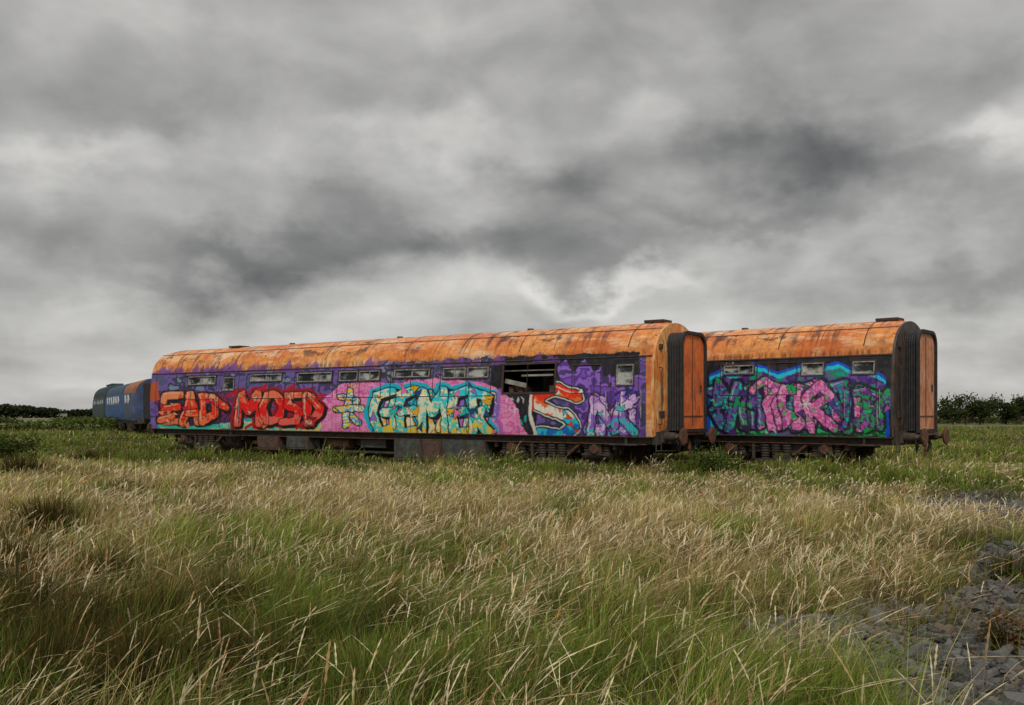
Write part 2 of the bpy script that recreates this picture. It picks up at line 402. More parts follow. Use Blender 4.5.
def shell(name,parent,O,ang,L,step,art,side,recess=[],glass=[],holes=[]):
    nu=int(L/step)+1;nv=int(PS[-1]/step)+1
    u=np.linspace(0,L,nu);s=np.linspace(0,PS[-1],nv)
    py,pz=prof(s);U,S=np.meshgrid(u,np.arange(nv),indexing='ij')
    Yl=py[S];Zl=pz[S]*1.0
    ins=np.zeros_like(U)
    for (a,b,c,d,dep) in recess:
        m=np.clip(np.minimum(np.minimum(U-a,b-U),np.minimum(Zl-c,d-Zl))/.02+.5,0,1);ins=np.maximum(ins,m*dep)
    Yl=Yl+ins+.012*(fbm(U/.9,Zl/.7,8,2)-.5)*(Zl<2.75)
    e=np.minimum(U,L-U);dip=np.where((e<.35)&(Zl>2.85),(1-e/.35)**2*.05*(Zl-2.85)/.9,0)
    Zl=Zl-dip
    X=-U;Yf=Yl if side>0 else -Yl
    ca,sa=math.cos(ang),math.sin(ang)
    wx=O[0]+X*ca-Yf*sa;wy=O[1]+X*sa+Yf*ca
    AX=512+F*wx/wy;AY=HZ-(Zl-CAMZ)*F/wy
    cv=Canvas(AX.ravel(),AY.ravel(),Zl.ravel());art(cv)
    lum=cv.C.mean(1)[:,None];cv.C=np.clip(lum+(cv.C-lum)*1.22,0.004,.92)
    V=np.stack([X.ravel(),Yf.ravel(),Zl.ravel()],1)
    i,j=np.meshgrid(np.arange(nu-1),np.arange(nv-1),indexing='ij')
    a=(i*nv+j).ravel();Q=np.stack([a,a+1,a+nv+1,a+nv],1)
    if side<0: Q=Q[:,::-1]
    uc=(u[i]+(u[1]-u[0])/2).ravel();zc=(pz[j]+pz[j+1]).ravel()/2
    mi=np.zeros(len(Q),int);keep=np.ones(len(Q),bool)
    for (a0,b0,c0,d0) in glass: mi[(uc>a0)&(uc<b0)&(zc>c0)&(zc<d0)]=1
    for (a0,b0,c0,d0) in holes: keep&=~((uc>a0)&(uc<b0)&(zc>c0)&(zc<d0))
    return np_mesh(name,V,Q[keep],[M_shell,M_glass],parent,np.concatenate([cv.C,cv.A[:,None]],1),mi[keep],True,'paint')
def side_patch(mb,u0,u1,z0,z1,off,mat,th=.03,nz=None):
    nz=nz or max(1,int((z1-z0)/.12))
    zs=np.linspace(z0,z1,nz+1);vs=[];fs=[]
    for z in zs:
        y=float(yz_side(z))
        vs+=[(-u0,y-off,z),(-u1,y-off,z),(-u0,y-off+th,z),(-u1,y-off+th,z)]
    for i in range(nz):
        a=i*4;fs+=[(a,a+1,a+5,a+4),(a+2,a+6,a+7,a+3),(a,a+4,a+6,a+2),(a+1,a+3,a+7,a+5)]
    fs+=[(0,2,3,1),(nz*4,nz*4+1,nz*4+3,nz*4+2)]
    mb.add(vs,fs,mat)
def frame(mb,a,b,c,d,w,off,mat):
    side_patch(mb,a-w,b+w,c-w,c,off,mat);side_patch(mb,a-w,b+w,d,d+w,off,mat)
    side_patch(mb,a-w,a,c+.001,d-.001,off-.001,mat);side_patch(mb,b,b+w,c+.001,d-.001,off-.001,mat)

def bogie(mb,xc):
    for ax in(-1.3,1.3):
        x=xc+ax
        mb.cyl((x,-.95,.46),(x,.95,.46),.08,M_under,12)
        for sy in(-1,1):
            mb.cyl((x,sy*.69,.46),(x,sy*.81,.46),.46,M_wheel,32)
            mb.cyl((x,sy*.81,.46),(x,sy*.83,.46),.37,M_under,28)
            mb.cyl((x,sy*.66,.46),(x,sy*.69,.46),.49,M_wheel,32)
            mb.box((x,sy*1.06,.46),(.36,.24,.34),M_under)
            mb.cyl((x,sy*1.18,.46),(x,sy*1.23,.46),.12,M_rust,16)
            for dx in(-.29,.29):
                for k in range(5): mb.cyl((x+dx,sy*1.05,.34+k*.066),(x+dx,sy*1.05,.38+k*.066),.10,M_under,12)
                mb.box((x+dx,sy*1.05,.31),(.24,.22,.05),M_under)
            mb.box((x,sy*1.05,.27),(.80,.14,.08),M_under)
            mb.box((x+.53*(1 if ax>0 else -1),sy*.75,.5),(.08,.12,.38),M_wheel)
    for sy in(-1,1):
        mb.box((xc,sy*1.05,.70),(3.7,.16,.18),M_under)
        mb.box((xc,sy*1.02,.52),(1.6,.13,.34),M_under)
        for s in(-1,1): mb.box((xc+s*.98,sy*1.04,.58),(.6,.125,.20),M_under,Matrix.Rotation(s*.35,3,'Y'))
        for dx in(-.3,0,.3):
            for k in range(6): mb.cyl((xc+dx,sy*1.17,.18+k*.066),(xc+dx,sy*1.17,.222+k*.066),.11,M_under,12)
        mb.box((xc,sy*1.15,.14),(1.1,.28,.08),M_under)
        mb.cyl((xc+.5,sy*1.17,.3),(xc+.95,sy*1.15,.66),.045,M_rust,10)
        mb.cyl((xc-1.9,sy*1.16,.62),(xc-.5,sy*1.16,.50),.02,M_rust,6)
        mb.box((xc-.62,sy*1.18,.42),(.07,.06,.5),M_under)
        mb.box((xc+1.85,sy*.9,.52),(.10,.5,.14),M_under);mb.box((xc-1.85,sy*.9,.52),(.10,.5,.14),M_under)
    mb.box((xc,0,.52),(1.2,2.0,.36),M_under)
    mb.box((xc,0,.60),(3.6,1.2,.20),M_under)

def outline(hw,z0,z1,r,n=8):
    pts=[(-hw,z0),(-hw,z1-r)]
    pts+=[(-hw+r-r*math.cos(t),z1-r+r*math.sin(t)) for t in np.linspace(0,math.pi/2,n)[1:]]
    pts+=[(hw-r+r*math.sin(t),z1-r+r*math.cos(t)) for t in np.linspace(0,math.pi/2,n)]
    pts+=[(hw,z0)];return pts
def loft(mb,rings,mat,close=True):
    n=len(rings[0]);vs=[p for r in rings for p in r];fs=[]
    for k in range(len(rings)-1):
        for i in range(n if close else n-1):
            j=(i+1)%n;fs.append((k*n+i,k*n+j,(k+1)*n+j,(k+1)*n+i))
    mb.add(vs,fs,mat)

def end_parts(root,L,endmat,gx=.5,doormat=None):
    P=list(map(tuple,PC[::8]));
    if P[-1]!=tuple(PC[-1]):P.append(tuple(PC[-1]))
    full=P+[(-y,z) for y,z in P[-2::-1]]
    mb=MB()
    for x0,sg in((0,1),(-L,-1)):
        r0=[(x0,y,z-(.05*max(0,z-2.85)/.9)) for y,z in full]
        r1=[(x0+sg*.05,y*.975,(z-2.2)*.975+2.2) for y,z in full]
        r2=[(x0+sg*.11,y*.6,(z-2.2)*.7+2.2) for y,z in full]
        loft(mb,[r0,r1,r2],endmat)
        mb.add(r2,[tuple(range(len(r2)))],endmat)
    mb.make('end_walls',root)
    mb=MB()
    for x0,sg in((0,1),(-L,-1)):
        rings=[];N=13
        for k in range(N):
            t=k/(N-1);e=0 if k%2 else .022
            rings.append([(x0+sg*(.07+(gx-.1)*t),y,z) for y,z in outline(.72-e,.93+e,3.40-e,.34-e)])
        loft(mb,rings,M_black)
        o=outline(.75,.90,3.43,.36);inn=outline(.67,.98,3.35,.30)
        a=[(x0+sg*(gx-.04),y,z) for y,z in o];b=[(x0+sg*(gx+.03),y,z) for y,z in o]
        c=[(x0+sg*(gx+.03),y,z) for y,z in inn];d=[(x0+sg*(gx-.06),y,z) for y,z in inn]
        loft(mb,[a,b,c,d],M_black)
        dm=doormat or M_door
        mb.add([(x0+sg*(gx-.03),y,z) for y,z in outline(.68,.975,3.355,.30)],[tuple(range(len(o)))],dm)
        for yy in(-.03,): mb.box((x0+sg*(gx-.023),yy,2.15),(.016,.022,2.2),M_rust)
        mb.box((x0+sg*(gx-.022),0,1.30),(.014,1.2,.03),M_rust)
        mb.box((x0+sg*(gx-.01),.45,2.0),(.03,.04,.18),M_dframe)
        mb.box((x0+sg*.25,0,.86),(.5,1.3,.05),M_rust)
    mb.make('gangway',root)
    mb=MB()
    for x0,sg in((0,1),(-L,-1)):
        mb.box((x0+sg*.03,0,.76),(.14,2.5,.32),M_under)
        for sy in(-1,1):
            y=sy*.88
            mb.box((x0+sg*.12,y,.80),(.06,.34,.3),M_under)
            mb.cyl((x0+sg*.1,y,.80),(x0+sg*.42,y,.80),.115,M_under,20,.10)
            mb.cyl((x0+sg*.42,y,.80),(x0+sg*.60,y,.80),.065,M_steel,16)
            mb.cyl((x0+sg*.58,y,.80),(x0+sg*.63,y,.80),.20,M_rust,28,.23);mb.cyl((x0+sg*.63,y,.80),(x0+sg*.655,y,.80),.23,M_rust,28,.17)
            for q,yy in enumerate((.45,.58)):
                pts=[(x0+sg*.12,sy*yy,.78),(x0+sg*.28,sy*yy,.74),(x0+sg*.34,sy*yy,.6),(x0+sg*.30,sy*yy,.4+.06*q)]
                for a,b in zip(pts[:-1],pts[1:]): mb.cyl(a,b,.028,M_black,8)
            mb.box((x0+sg*.09,sy*1.16,.45),(.05,.3,.03),M_under)
            mb.cyl((x0+sg*.09,sy*1.02,.45),(x0+sg*.09,sy*1.02,.7),.015,M_under,6);mb.cyl((x0+sg*.09,sy*1.3,.45),(x0+sg*.09,sy*1.3,.7),.015,M_under,6)
            mb.cyl((x0+sg*.16,sy*1.12,1.1),(x0+sg*.16,sy*1.12,2.5),.014,M_dframe,8)
            mb.box((x0+sg*.10,sy*1.0,1.35),(.05,.22,.16),M_dframe)
            for z in(1.1,2.5): mb.cyl((x0+sg*.05,sy*1.12,z),(x0+sg*.16,sy*1.12,z),.014,M_dframe,8)
            mb.box((x0+sg*.10,sy*1.05,3.02),(.06,.12,.12),M_dframe)
        mb.box((x0+sg*.2,0,.66),(.3,.12,.12),M_rust)
        for k in range(4): mb.box((x0+sg*.38,0,.62-.1*k),(.05,.10 if k%2 else .03,.11),M_rust)
    mb.make('buffers_and_couplings',root,.006)

def coach(name,O,ang,L,step,art,farc,recess,glass,holes,doors,frames,endmat,boxes,doormat=None,gx=.5):
    root=empty(name,(O[0],O[1],0),ang)
    rec=[(a,b,c,d,.022) for a,b,c,d in recess]+[(a,b,c,d,.035) for a,b,c,d in glass]
    shell('body_side_and_roof',root,O,ang,L,step,art,1,rec,glass,holes)
    shell('far_side_and_roof',root,O,ang,L,.08,farc,-1)
    end_parts(root,L,endmat,doormat=doormat,gx=gx)
    mb=MB()
    side_patch(mb,.0,L,2.775,2.80,.022,M_dframe,.05,1)
    side_patch(mb,.0,L,.775,.80,.012,M_rust,.05,1)
    for a,b,c,d in frames:
        frame(mb,a,b,c,d,.024,.018,M_frame);frame(mb,a-.026,b+.026,c-.026,d+.026,.03,.012,M_dframe)
        if b-a>.75: side_patch(mb,(a+b)/2-.015,(a+b)/2+.015,c+.001,d-.001,-.005,M_frame,.03,1)
    for a,b,c,d in recess: frame(mb,a,b,c,d,.022,.006,M_dframe)
    for a,b,c,d in holes: frame(mb,a,b,c,d,.05,.014,M_dframe)
    for a,b in doors:
        frame(mb,a,b,.83,2.72,.014,.010,M_dframe)
        for z in(1.0,1.55,2.05): side_patch(mb,b+.01,b+.07,z,z+.07,.02,M_dframe,.03,1)
        side_patch(mb,a+.05,a+.15,1.52,1.56,.03,M_frame,.03,1)
        y=float(yz_side(1.6))
        for uu in(a-.1,b+.12):
            mb.cyl((-uu,y-.05,1.25),(-uu,y-.05,1.95),.012,M_frame,8)
        mb.box((-(a+b)/2,-1.38,.60),(b-a,.22,.035),M_under);mb.box((-(a+b)/2,-1.30,.70),(.05,.05,.2),M_under)
    for uu in np.arange(1.6,L,2.05):
        side_patch(mb,uu,uu+.012,.82,2.74,.008,M_dframe,.01)
    mb.make('doors_frames_and_gutter',root)
    mb=MB()
    P=PC[140::8];rr=random.Random(int(L*10))
    uu=.7;kk=0
    while uu<L:
        pts=[(y,z) for y,z in P];pts=pts+[(-y,z) for y,z in pts[-2::-1]]
        w=.008 if kk%2 else .013
        ra=[(-uu+w,y*1.0,z-.004) for y,z in pts];rb=[(-uu+w,y*1.002,(z)+.005) for y,z in pts]
        rc=[(-uu-w,y*1.002,(z)+.005) for y,z in pts];rd=[(-uu-w,y,z-.004) for y,z in pts]
        loft(mb,[ra,rb,rc,rd],M_rust if kk%2==1 else M_shell,False);uu+=rr.choice([1.1,2.2,3.0]);kk+=1
    for uu in (4.4,9.3,14.2):
        z=3.70;mb.cyl((-uu,-.1,z-.05),(-uu,-.1,z+.05),.11,M_rust,14,.09)
    mb.box((-.45,-.1,3.73),(.55,.5,.07),M_dframe);mb.box((-(L-3.6),-.25,3.71),(.6,.45,.06),M_dframe)
    mb.cyl((0,-.86,3.49),(-L,-.86,3.49),.010,M_rust,6)
    mb.make('roof_seams_and_vents',root,.01)
    mb=MB()
    mb.box((-L/2,-1.12,.70),(L-.1,.12,.2),M_under);mb.box((-L/2,1.12,.70),(L-.1,.12,.2),M_under)
    mb.box((-L/2,0,.80),(L-.15,2.5,.06),M_under)
    for (a,b,z0,m) in boxes:
        mb.box((-(a+b)/2,-.98,(z0+.62)/2),(b-a,.55,.62-z0),m)
        mb.box((-(a+b)/2,-1.262,(z0+.62)/2),((b-a)*.82,.016,(.62-z0)*.74),m)
        for q in(.3,.7): mb.box((-(a+(b-a)*q),-1.275,.5),(.06,.02,.05),M_steel)
        mb.box((-a-.05,-1.27,(z0+.62)/2),(.04,.03,.62-z0),M_rust)
    rr=random.Random(3+int(L*7));uu=5.2
    while uu<L-5.4:
        wd=rr.uniform(.35,1.1);z0=rr.uniform(.12,.38);mb.box((-uu-wd/2,rr.uniform(-.75,-.4),(z0+.66)/2),(wd,.6,.66-z0),rr.choice([M_under,M_boxg,M_boxb]));uu+=wd+rr.uniform(.05,.35)
    mb.box((-L/2,.3,.45),(L-10.6,.5,.4),M_under)
    for yy in(-.95,.9):
        mb.cyl((-5.6,yy,.6),(-7.2,yy,.16),.04,M_under,8);mb.cyl((-7.2,yy,.16),(-(L-7.2),yy,.16),.04,M_under,8);mb.cyl((-(L-7.2),yy,.16),(-(L-5.6),yy,.6),.04,M_under,8)
        for uu in(8,10,12): mb.box((-uu,yy,.40),(.07,.06,.46),M_under)
    mb.cyl((-12.0,-.8,.40),(-13.4,-.8,.40),.2,M_under,20);mb.cyl((-10.6,-.9,.42),(-11.5,-.9,.42),.17,M_rust,20)
    mb.cyl((-.2,-1.22,.60),(-L+.2,-1.22,.60),.018,M_rust,6)
    for uu in(5.6,6.0,L-6.4,L-5.8): mb.box((-uu,-1.05,.45),(.22,.3,.28),M_rust)
    mb.make('underframe_equipment',root,.008)
    mb=MB();bogie(mb,-3.0);bogie(mb,-(L-3.0));mb.make('bogies',root,.006)
    return root

N1=np.array([3.386,22.9]);ang=-math.atan2(11.7,16.71);d=np.array([math.cos(ang),math.sin(ang)]);nn=np.array([-d[1],d[0]]);L1=20.4
O1=N1+1.4*nn
def U1(px):
    s=(px-512)/F;return (N1[0]-s*N1[1])/(d[0]-s*d[1])
def win(p0,p1,z0,z1,Uf=U1): return (Uf(p1),Uf(p0),z0,z1)
vz0,vz1=2.38,2.62
glass1=[win(188,214,vz0,vz1),win(250,280,vz0+.06,vz1),win(297,330,vz0,vz1),win(339,356,vz0,vz1),win(359,378,vz0,vz1),win(394,428,vz0+.06,vz1),win(443,464,vz0,vz1),win(467,487,vz0,vz1),win(617,632,2.10,2.56),win(223,233,2.15,2.55)]
rec1=[win(184,216,1.86,2.67),win(246,284,1.86,2.67),win(294,332,1.86,2.67),win(337,380,1.86,2.67),win(390,432,1.86,2.67),win(440,490,1.86,2.67),win(572,600,1.9,2.6)]
hole1=[win(503,554,1.93,2.67)]
doors1=[win(611,638,0,0)[:2],win(219,238,0,0)[:2]]
boxes1=[(U1(418),U1(390)-.03,-.02,M_boxg),(U1(438),U1(418)-.03,.0,M_boxb),(U1(482),U1(438)-.03,-.05,M_boxg),(13.6,14.6,.15,M_boxb),(12.2,13.2,.2,M_boxg)]
c1=coach('graffiti_railway_coach',O1,ang,L1,.018,art1,art_plain((70,60,60),(90,70,60)),rec1,glass1,hole1,doors1,glass1,M_endo,boxes1)
mb=MB()
mb.box((-L1/2,0,.9),(L1-.4,2.5,.04),M_int);mb.box((-L1/2,0,2.98),(L1-.4,2.1,.03),M_intl)
mb.box((-L1/2,1.28,1.9),(L1-.4,.04,1.9),M_int)
for uu in(2.2,5.6): mb.box((-uu,0,1.95),(.05,2.5,2.05),M_int)
for uu in(3.0,4.0,4.3): mb.box((-uu,-.7,1.5),(.14,1.0,1.2),M_boxb)
mb.box((-4,-1.05,2.52),(2.8,.35,.03),M_intl);mb.box((-3.4,-1.28,2.38),(1.0,.03,.05),M_intl);mb.box((-4.1,-1.27,2.18),(.7,.03,.12),M_intl,Matrix.Rotation(.2,3,'Y'))
for uu in (2.9,4.4): mb.box((-uu,1.25,2.3),(.9,.02,.6),M_intl)
mb.make('interior',c1)

ang2=math.radians(-40);d2=np.array([math.cos(ang2),math.sin(ang2)]);n2=np.array([-d2[1],d2[0]])
N2=np.array([9.05,22.45]);O2=N2+1.4*n2;L2=20.3
def U2(px):
    s=(px-512)/F;return (N2[0]-s*N2[1])/(d2[0]-s*d2[1])
glass2=[win(853,873,2.36,2.62,U2),win(724,752,2.44,2.62,U2),win(802,822,2.36,2.62,U2)]
rec2=[win(720,756,1.86,2.67,U2),win(768,796,1.86,2.67,U2)]
doors2=[win(850,876,0,0,U2)[:2]]
c2=coach('graffiti_railway_coach.001',O2,ang2,L2,.022,art2,art_plain((40,40,45),(60,50,50)),rec2,glass2,[],doors2,glass2,M_endk,[(7,8.5,.1,M_boxg),(9,10.5,.1,M_boxb)],
  simple('gangway_door_brown',(.58,.19,.08),(.70,.34,.19),.6,scale=2.4,bump=.3,streak=(.2,.08,.04)),.42)

# ------------------------------------------------------------ distant rolling stock
def distant(name,O,a,L,low,up,roofz,loco=False):
    root=empty(name,(O[0],O[1],0),a);mb=MB()
    ml=simple(name+'_side',low,None,.6,scale=1.5,streak=(.06,.03,.02));mu=simple(name+'_roof',up,None,.7,scale=1.5)
    P=[(y,z*roofz/3.71 if z>2.8 else z) for y,z in PC[::10]];full=P+[(-y,z) for y,z in P[::-1]][1:]
    k=sum(1 for p in P if p[1]<2.8);n=len(full)
    def ring(x,s=1,dz=0): return [(x,y*s,(z-.8)*(s if loco else 1)+.8-dz*max(0,z-2)/1.7) for y,z in full]
    xs=[0,-.5,-1.6,-L+1.6,-L+.5,-L] if loco else [0,-.1,-L+.1,-L]
    rs=[ring(x,(.86 if x in(0,-L) else 1),(.75 if x in(0,-L) else .35 if i in(1,4) else 0) if loco else .03*(i in(0,3))) for i,x in enumerate(xs)]
    for i in range(len(rs)-1):
        for j in range(n-1):
            mb.add([rs[i][j],rs[i][j+1],rs[i+1][j+1],rs[i+1][j]],[(0,1,2,3)],ml if (j<k-1 or j>=n-k) else mu)
    mb.add(rs[0],[tuple(range(n))],ml);mb.add(rs[-1],[tuple(range(n))],ml)
    for uu in np.arange(1.5,L-2,2.0):
        for sy in(-1,1): mb.box((-uu-.5,sy*1.40,2.25),(1.1 if not loco else .5,.05,.6 if not loco else .35),M_glass)
    if loco:
        for sy in(-1,1): mb.box((-.28,sy*.5,2.6),(.12,.62,.42),M_glass)
        for uu in(4,6.5,9): mb.box((-uu,0,roofz+.03),(1.4,1.0,.14),mu)
    else: mb.box((.15,0,2.1),(.5,1.3,2.4),M_black)
    mb.box((-L/2,0,.68),(L-.2,2.4,.22),M_under)
    mb.box((-L/2,0,.42),(3,2.2,.4),M_under)
    bogie(mb,-2.8);bogie(mb,-L+2.8)
    for sy in(-1,1): mb.cyl((0,sy*.88,.8),(.55,sy*.88,.8),.1,M_under,12);mb.cyl((.55,sy*.88,.8),(.6,sy*.88,.8),.23,M_under,16)
    mb.make('body',root)
da=math.atan2(-44,23)
p=np.array([-24.4,64.0]);dd=np.array([math.cos(da),math.sin(da)])
distant('derelict_coach',p,da,6.5,(.07,.11,.22),(.42,.15,.06),3.65)
distant('blue_railway_coach',p-dd*7.5,da,15,(.015,.12,.38),(.03,.09,.15),3.65)
distant('diesel_locomotive',p-dd*23.5,da,16,(.008,.055,.07),(.014,.035,.045),3.9,True)

# ------------------------------------------------------------ ground
def local(x,y,O=O1,D=d,Nn=nn):
    rx=x-O[0];ry=y-O[1];return rx*D[0]+ry*D[1],rx*Nn[0]+ry*Nn[1]
def trackdist(x,y):
    lx,ly=local(x,y);mx_,my_=local(x,y,O2,d2,n2)
    return np.minimum(np.hypot(np.maximum(0,np.maximum(lx-14,-42-lx)),np.maximum(0,np.abs(ly)-1.3)),np.hypot(np.maximum(0,np.maximum(mx_-14,-42-mx_)),np.maximum(0,np.abs(my_)-1.3)))
def H(x,y):
    t=np.clip(1-trackdist(x,y)/2.5,0,1);t=t*t*(3-2*t)
    return -.20+.14*t+(.14*(fbm(x/3.2,y/3.2,71,3)-.5)+.08*(fbm(x/.7,y/.7,72,2)-.5))*(1-.6*t)
def G(px,py,h=-.2):
    D=(CAMZ-h)*F/(py-HZ);return ((px-512)/F*D,D)
def axis(n,a,far): 
    t=np.linspace(-1,1,n);return np.sinh(t*a)/math.sinh(a)*far
gx=axis(420,7.2,3000);gy=axis(420,7.2,3000)+8
GX,GY=np.meshgrid(gx,gy,indexing='ij')
R=np.hypot(GX,GY);GZ=H(GX,GY)
GZ=np.where(R>70,-.16,GZ)
V=np.stack([GX.ravel(),GY.ravel(),GZ.ravel()],1);n=420
i,j=np.meshgrid(np.arange(n-1),np.arange(n-1),indexing='ij');a=(i*n+j).ravel();Q=np.stack([a,a+n,a+n+1,a+1],1)
def slate_mask(x,y):
    x=np.asarray(x);y=np.asarray(y)
    w=(fbm(x/.6,y/.8,33)-.5)*2.6
    m1=1.15-(((x-3.2)/1.6)**2+((y-5.9)/2.1)**2)+w
    m2=1.1-(((x-8.6)/2.5)**2+((y-15.2)/2.2)**2)+w
    xc=4.1+(y-7)*.54
    m3=1.0-((x-xc)/1.3)**2-((y-10)/4.8)**4+w
    return np.clip(np.maximum(np.maximum(m1,m2),m3)*1.4,0,1)
sl=slate_mask(GX.ravel(),GY.ravel())*(R.ravel()<40)
far=np.clip((R.ravel()-30)/50,0,1)
m,t,b=newmat('field_ground')
tc=t.n('ShaderNodeTexCoord').outputs['Object']
at=t.n('ShaderNodeAttribute',attribute_name='Col');sp=t.n('ShaderNodeSeparateColor');t.l(at.outputs['Color'],sp.inputs[0])
near=t.mix(t.rng(t.noise(tc,1.1,5,.6),.4,.6),(.05,.06,.022),(.16,.135,.065))
near=t.mix(t.rng(t.noise(tc,22,4,.7),.45,.6),near,(.035,.03,.016))
farc=t.mix(t.rng(t.noise(t.mapv(tc,(.35,1,1)),.05,6,.65),.42,.60),(.085,.115,.04),(.25,.215,.105))
farc=t.mix(t.rng(t.noise(t.mapv(tc,(.5,2,1)),.4,5,.7),.48,.62,0,.75),farc,(.055,.08,.025))
col=t.mix(sp.outputs[1],near,farc)
col=t.mix(sp.outputs[0],col,(.042,.040,.036))
t.l(col,b.inputs['Base Color']);b.inputs['Roughness'].default_value=.95
bp=t.n('ShaderNodeBump');bp.inputs['Distance'].default_value=.05;t.l(t.noise(tc,14,4,.7),bp.inputs['Height']);t.l(bp.outputs[0],b.inputs['Normal'])
np_mesh('ground',V,Q,[m],None,np.stack([sl,far,far],1),None,True)

# ------------------------------------------------------------ track
ms=simple('old_timber',(.09,.07,.05),None,.9,scale=6)
for nm,O,an in(('railway_track',O1,ang),('railway_track.001',O2,ang2)):
    r=empty(nm,(O[0],O[1],0),an);mb=MB()
    for y in(-.75,.75):
        mb.box((-14,y,-.02),(56,.065,.035),M_rust);mb.box((-14,y,-.08),(56,.02,.10),M_rust);mb.box((-14,y,-.135),(56,.13,.02),M_rust)
    for k in range(79): mb.box((13.8-k*.7,0,-.18),(.25,2.6,.10),ms)
    mb.make('rails_and_sleepers',r)

# ------------------------------------------------------------ vegetation
def sample(z0,z1,dens,pad=1.6,k=.62):
    A=(k*(z0+z1)+2*pad)*(z1-z0);n=int(A*dens)
    y=rng.uniform(z0,z1,n*2);x=rng.uniform(-1,1,n*2)*(k*z1+pad)
    ok=np.abs(x)<k*y+pad;x=x[ok];y=y[ok];return x[:n],y[:n]
def blades(x,y,h,az,lean,w,cb,ct,prof_w,ts,faz=None,z=None,pw=2.0):
    n=len(x);K=len(ts);z0=H(x,y) if z is None else z
    dx=np.cos(az);dy=np.sin(az)
    if faz is None: faz=rng.uniform(0,math.pi,n)
    wx=np.cos(faz);wy=np.sin(faz)
    V=np.zeros((n,K,2,3));C=np.zeros((n,K,2,3))
    for i,(t,pwd) in enumerate(zip(ts,prof_w)):
        px=x+dx*lean*h*t**pw;py=y+dy*lean*h*t**pw;pz=z0-.02+h*t*(1-.32*np.minimum(lean,1.4)*t)
        ww=w*pwd*.5
        V[:,i,0]=np.stack([px-wx*ww,py-wy*ww,pz],1);V[:,i,1]=np.stack([px+wx*ww,py+wy*ww,pz],1)
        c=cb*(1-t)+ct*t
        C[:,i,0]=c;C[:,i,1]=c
    base=(np.arange(n)*K*2)[:,None]
    q=[]
    for i in range(K-1): q.append(base+np.array([[2*i,2*i+1,2*i+3,2*i+2]]))
    Q=np.stack(q,1).reshape(-1,4)
    return V.reshape(-1,3),Q,C.reshape(-1,3)
def merge(parts):
    Vs=[];Qs=[];Cs=[];o=0
    for v,q,c in parts: Vs.append(v);Qs.append(q+o);Cs.append(c);o+=len(v)
    return np.concatenate(Vs),np.concatenate(Qs),np.concatenate(Cs)
def cover(x,y):
    lx,ly=local(x,y);mx_,my_=local(x,y,O2,d2,n2)
    return ((np.abs(ly)<1.1)&(lx<.2)&(lx>-L1))|((np.abs(my_)<1.1)&(mx_<.2)&(mx_>-L2))
def hfac(x,y):
    td=trackdist(x,y)
    f=.52+.48*np.clip((td-1.0)/8,0,1)
    f=f+.55*np.clip((fbm(x/.9,y/.9,53,3)-.48)/.12,0,1)*np.exp(-(td/1.6)**2)
    return f*np.where(y>34,.75,1)*(1+.18*np.clip((8-y)/4,0,1))
def greenness(x,y):
    g=fbm(x/2.0,y/2.6,12,3)*.6+fbm(x/.6,y/.8,13,2)*.4
    g=g+.05*np.exp(-((x+.8)/2.2)**2-((y-5.8)/1.8)**2)-.05*np.exp(-((y-13)/4)**2)
    g=g+.10*(y>26)
    g=g+.13*np.exp(-(trackdist(x,y)/1.3)**2)
    return np.clip((g-.45)/.10,0,1)
def dark_growth_zone(x,y):  # darker plant species in the left foreground
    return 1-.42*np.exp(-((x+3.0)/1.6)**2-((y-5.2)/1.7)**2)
parts=[]
Gd=lin((54,72,28));Gl=lin((140,158,68));Sd=lin((128,112,64));Sl=lin((230,206,142));Br=lin((108,80,46))
for z0,z1,dn,wd in((2.9,5.5,1900,.0038),(5.5,9,1400,.0048),(9,15,800,.0075),(15,26,350,.013),(26,45,90,.026),(45,90,16,.05)):
    x,y=sample(z0,z1,dn);s=slate_mask(x,y);k=(rng.random(len(x))>s*.97)&(~cover(x,y)|(rng.random(len(x))<.25));x=x[k];y=y[k];s=s[k];n=len(x)
    g=greenness(x,y);isg=rng.random(n)<(.16+.74*g)
    clump=fbm(x/.38,y/.45,66,3)
    tone=(rng.uniform(.6,1.3,n)*(.40+1.25*clump)*dark_growth_zone(x,y)*(.8+.45*fbm(x/1.8,y/2.4,97,2)))[:,None]
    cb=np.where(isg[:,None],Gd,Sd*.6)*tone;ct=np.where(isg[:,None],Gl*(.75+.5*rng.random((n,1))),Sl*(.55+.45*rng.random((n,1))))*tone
    br=rng.random(n)<.13;ct[br]=Br*1.2*tone[br]
    if z0>=26: ct*=.8
    hh=(.07+.62*clump**1.8+.12*fbm(x/1.6,y/1.6,45,2))*rng.uniform(.5,1.4,n)*(1-.5*s)*hfac(x,y);hh=np.where(cover(x,y),hh*.6,hh)
    flow=fbm(x/1.5,y/1.5,31,2)*5-2.2
    az=flow+rng.normal(0,1.1,n);ln=rng.uniform(.05,1.2,n)
    parts.append(blades(x,y,hh,az,ln,wd*rng.uniform(.7,1.5,n),cb,ct,[1,.85,.55,.08],[0,.4,.75,1]))
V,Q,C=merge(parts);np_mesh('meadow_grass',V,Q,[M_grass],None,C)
print('meadow',len(Q))
parts=[]
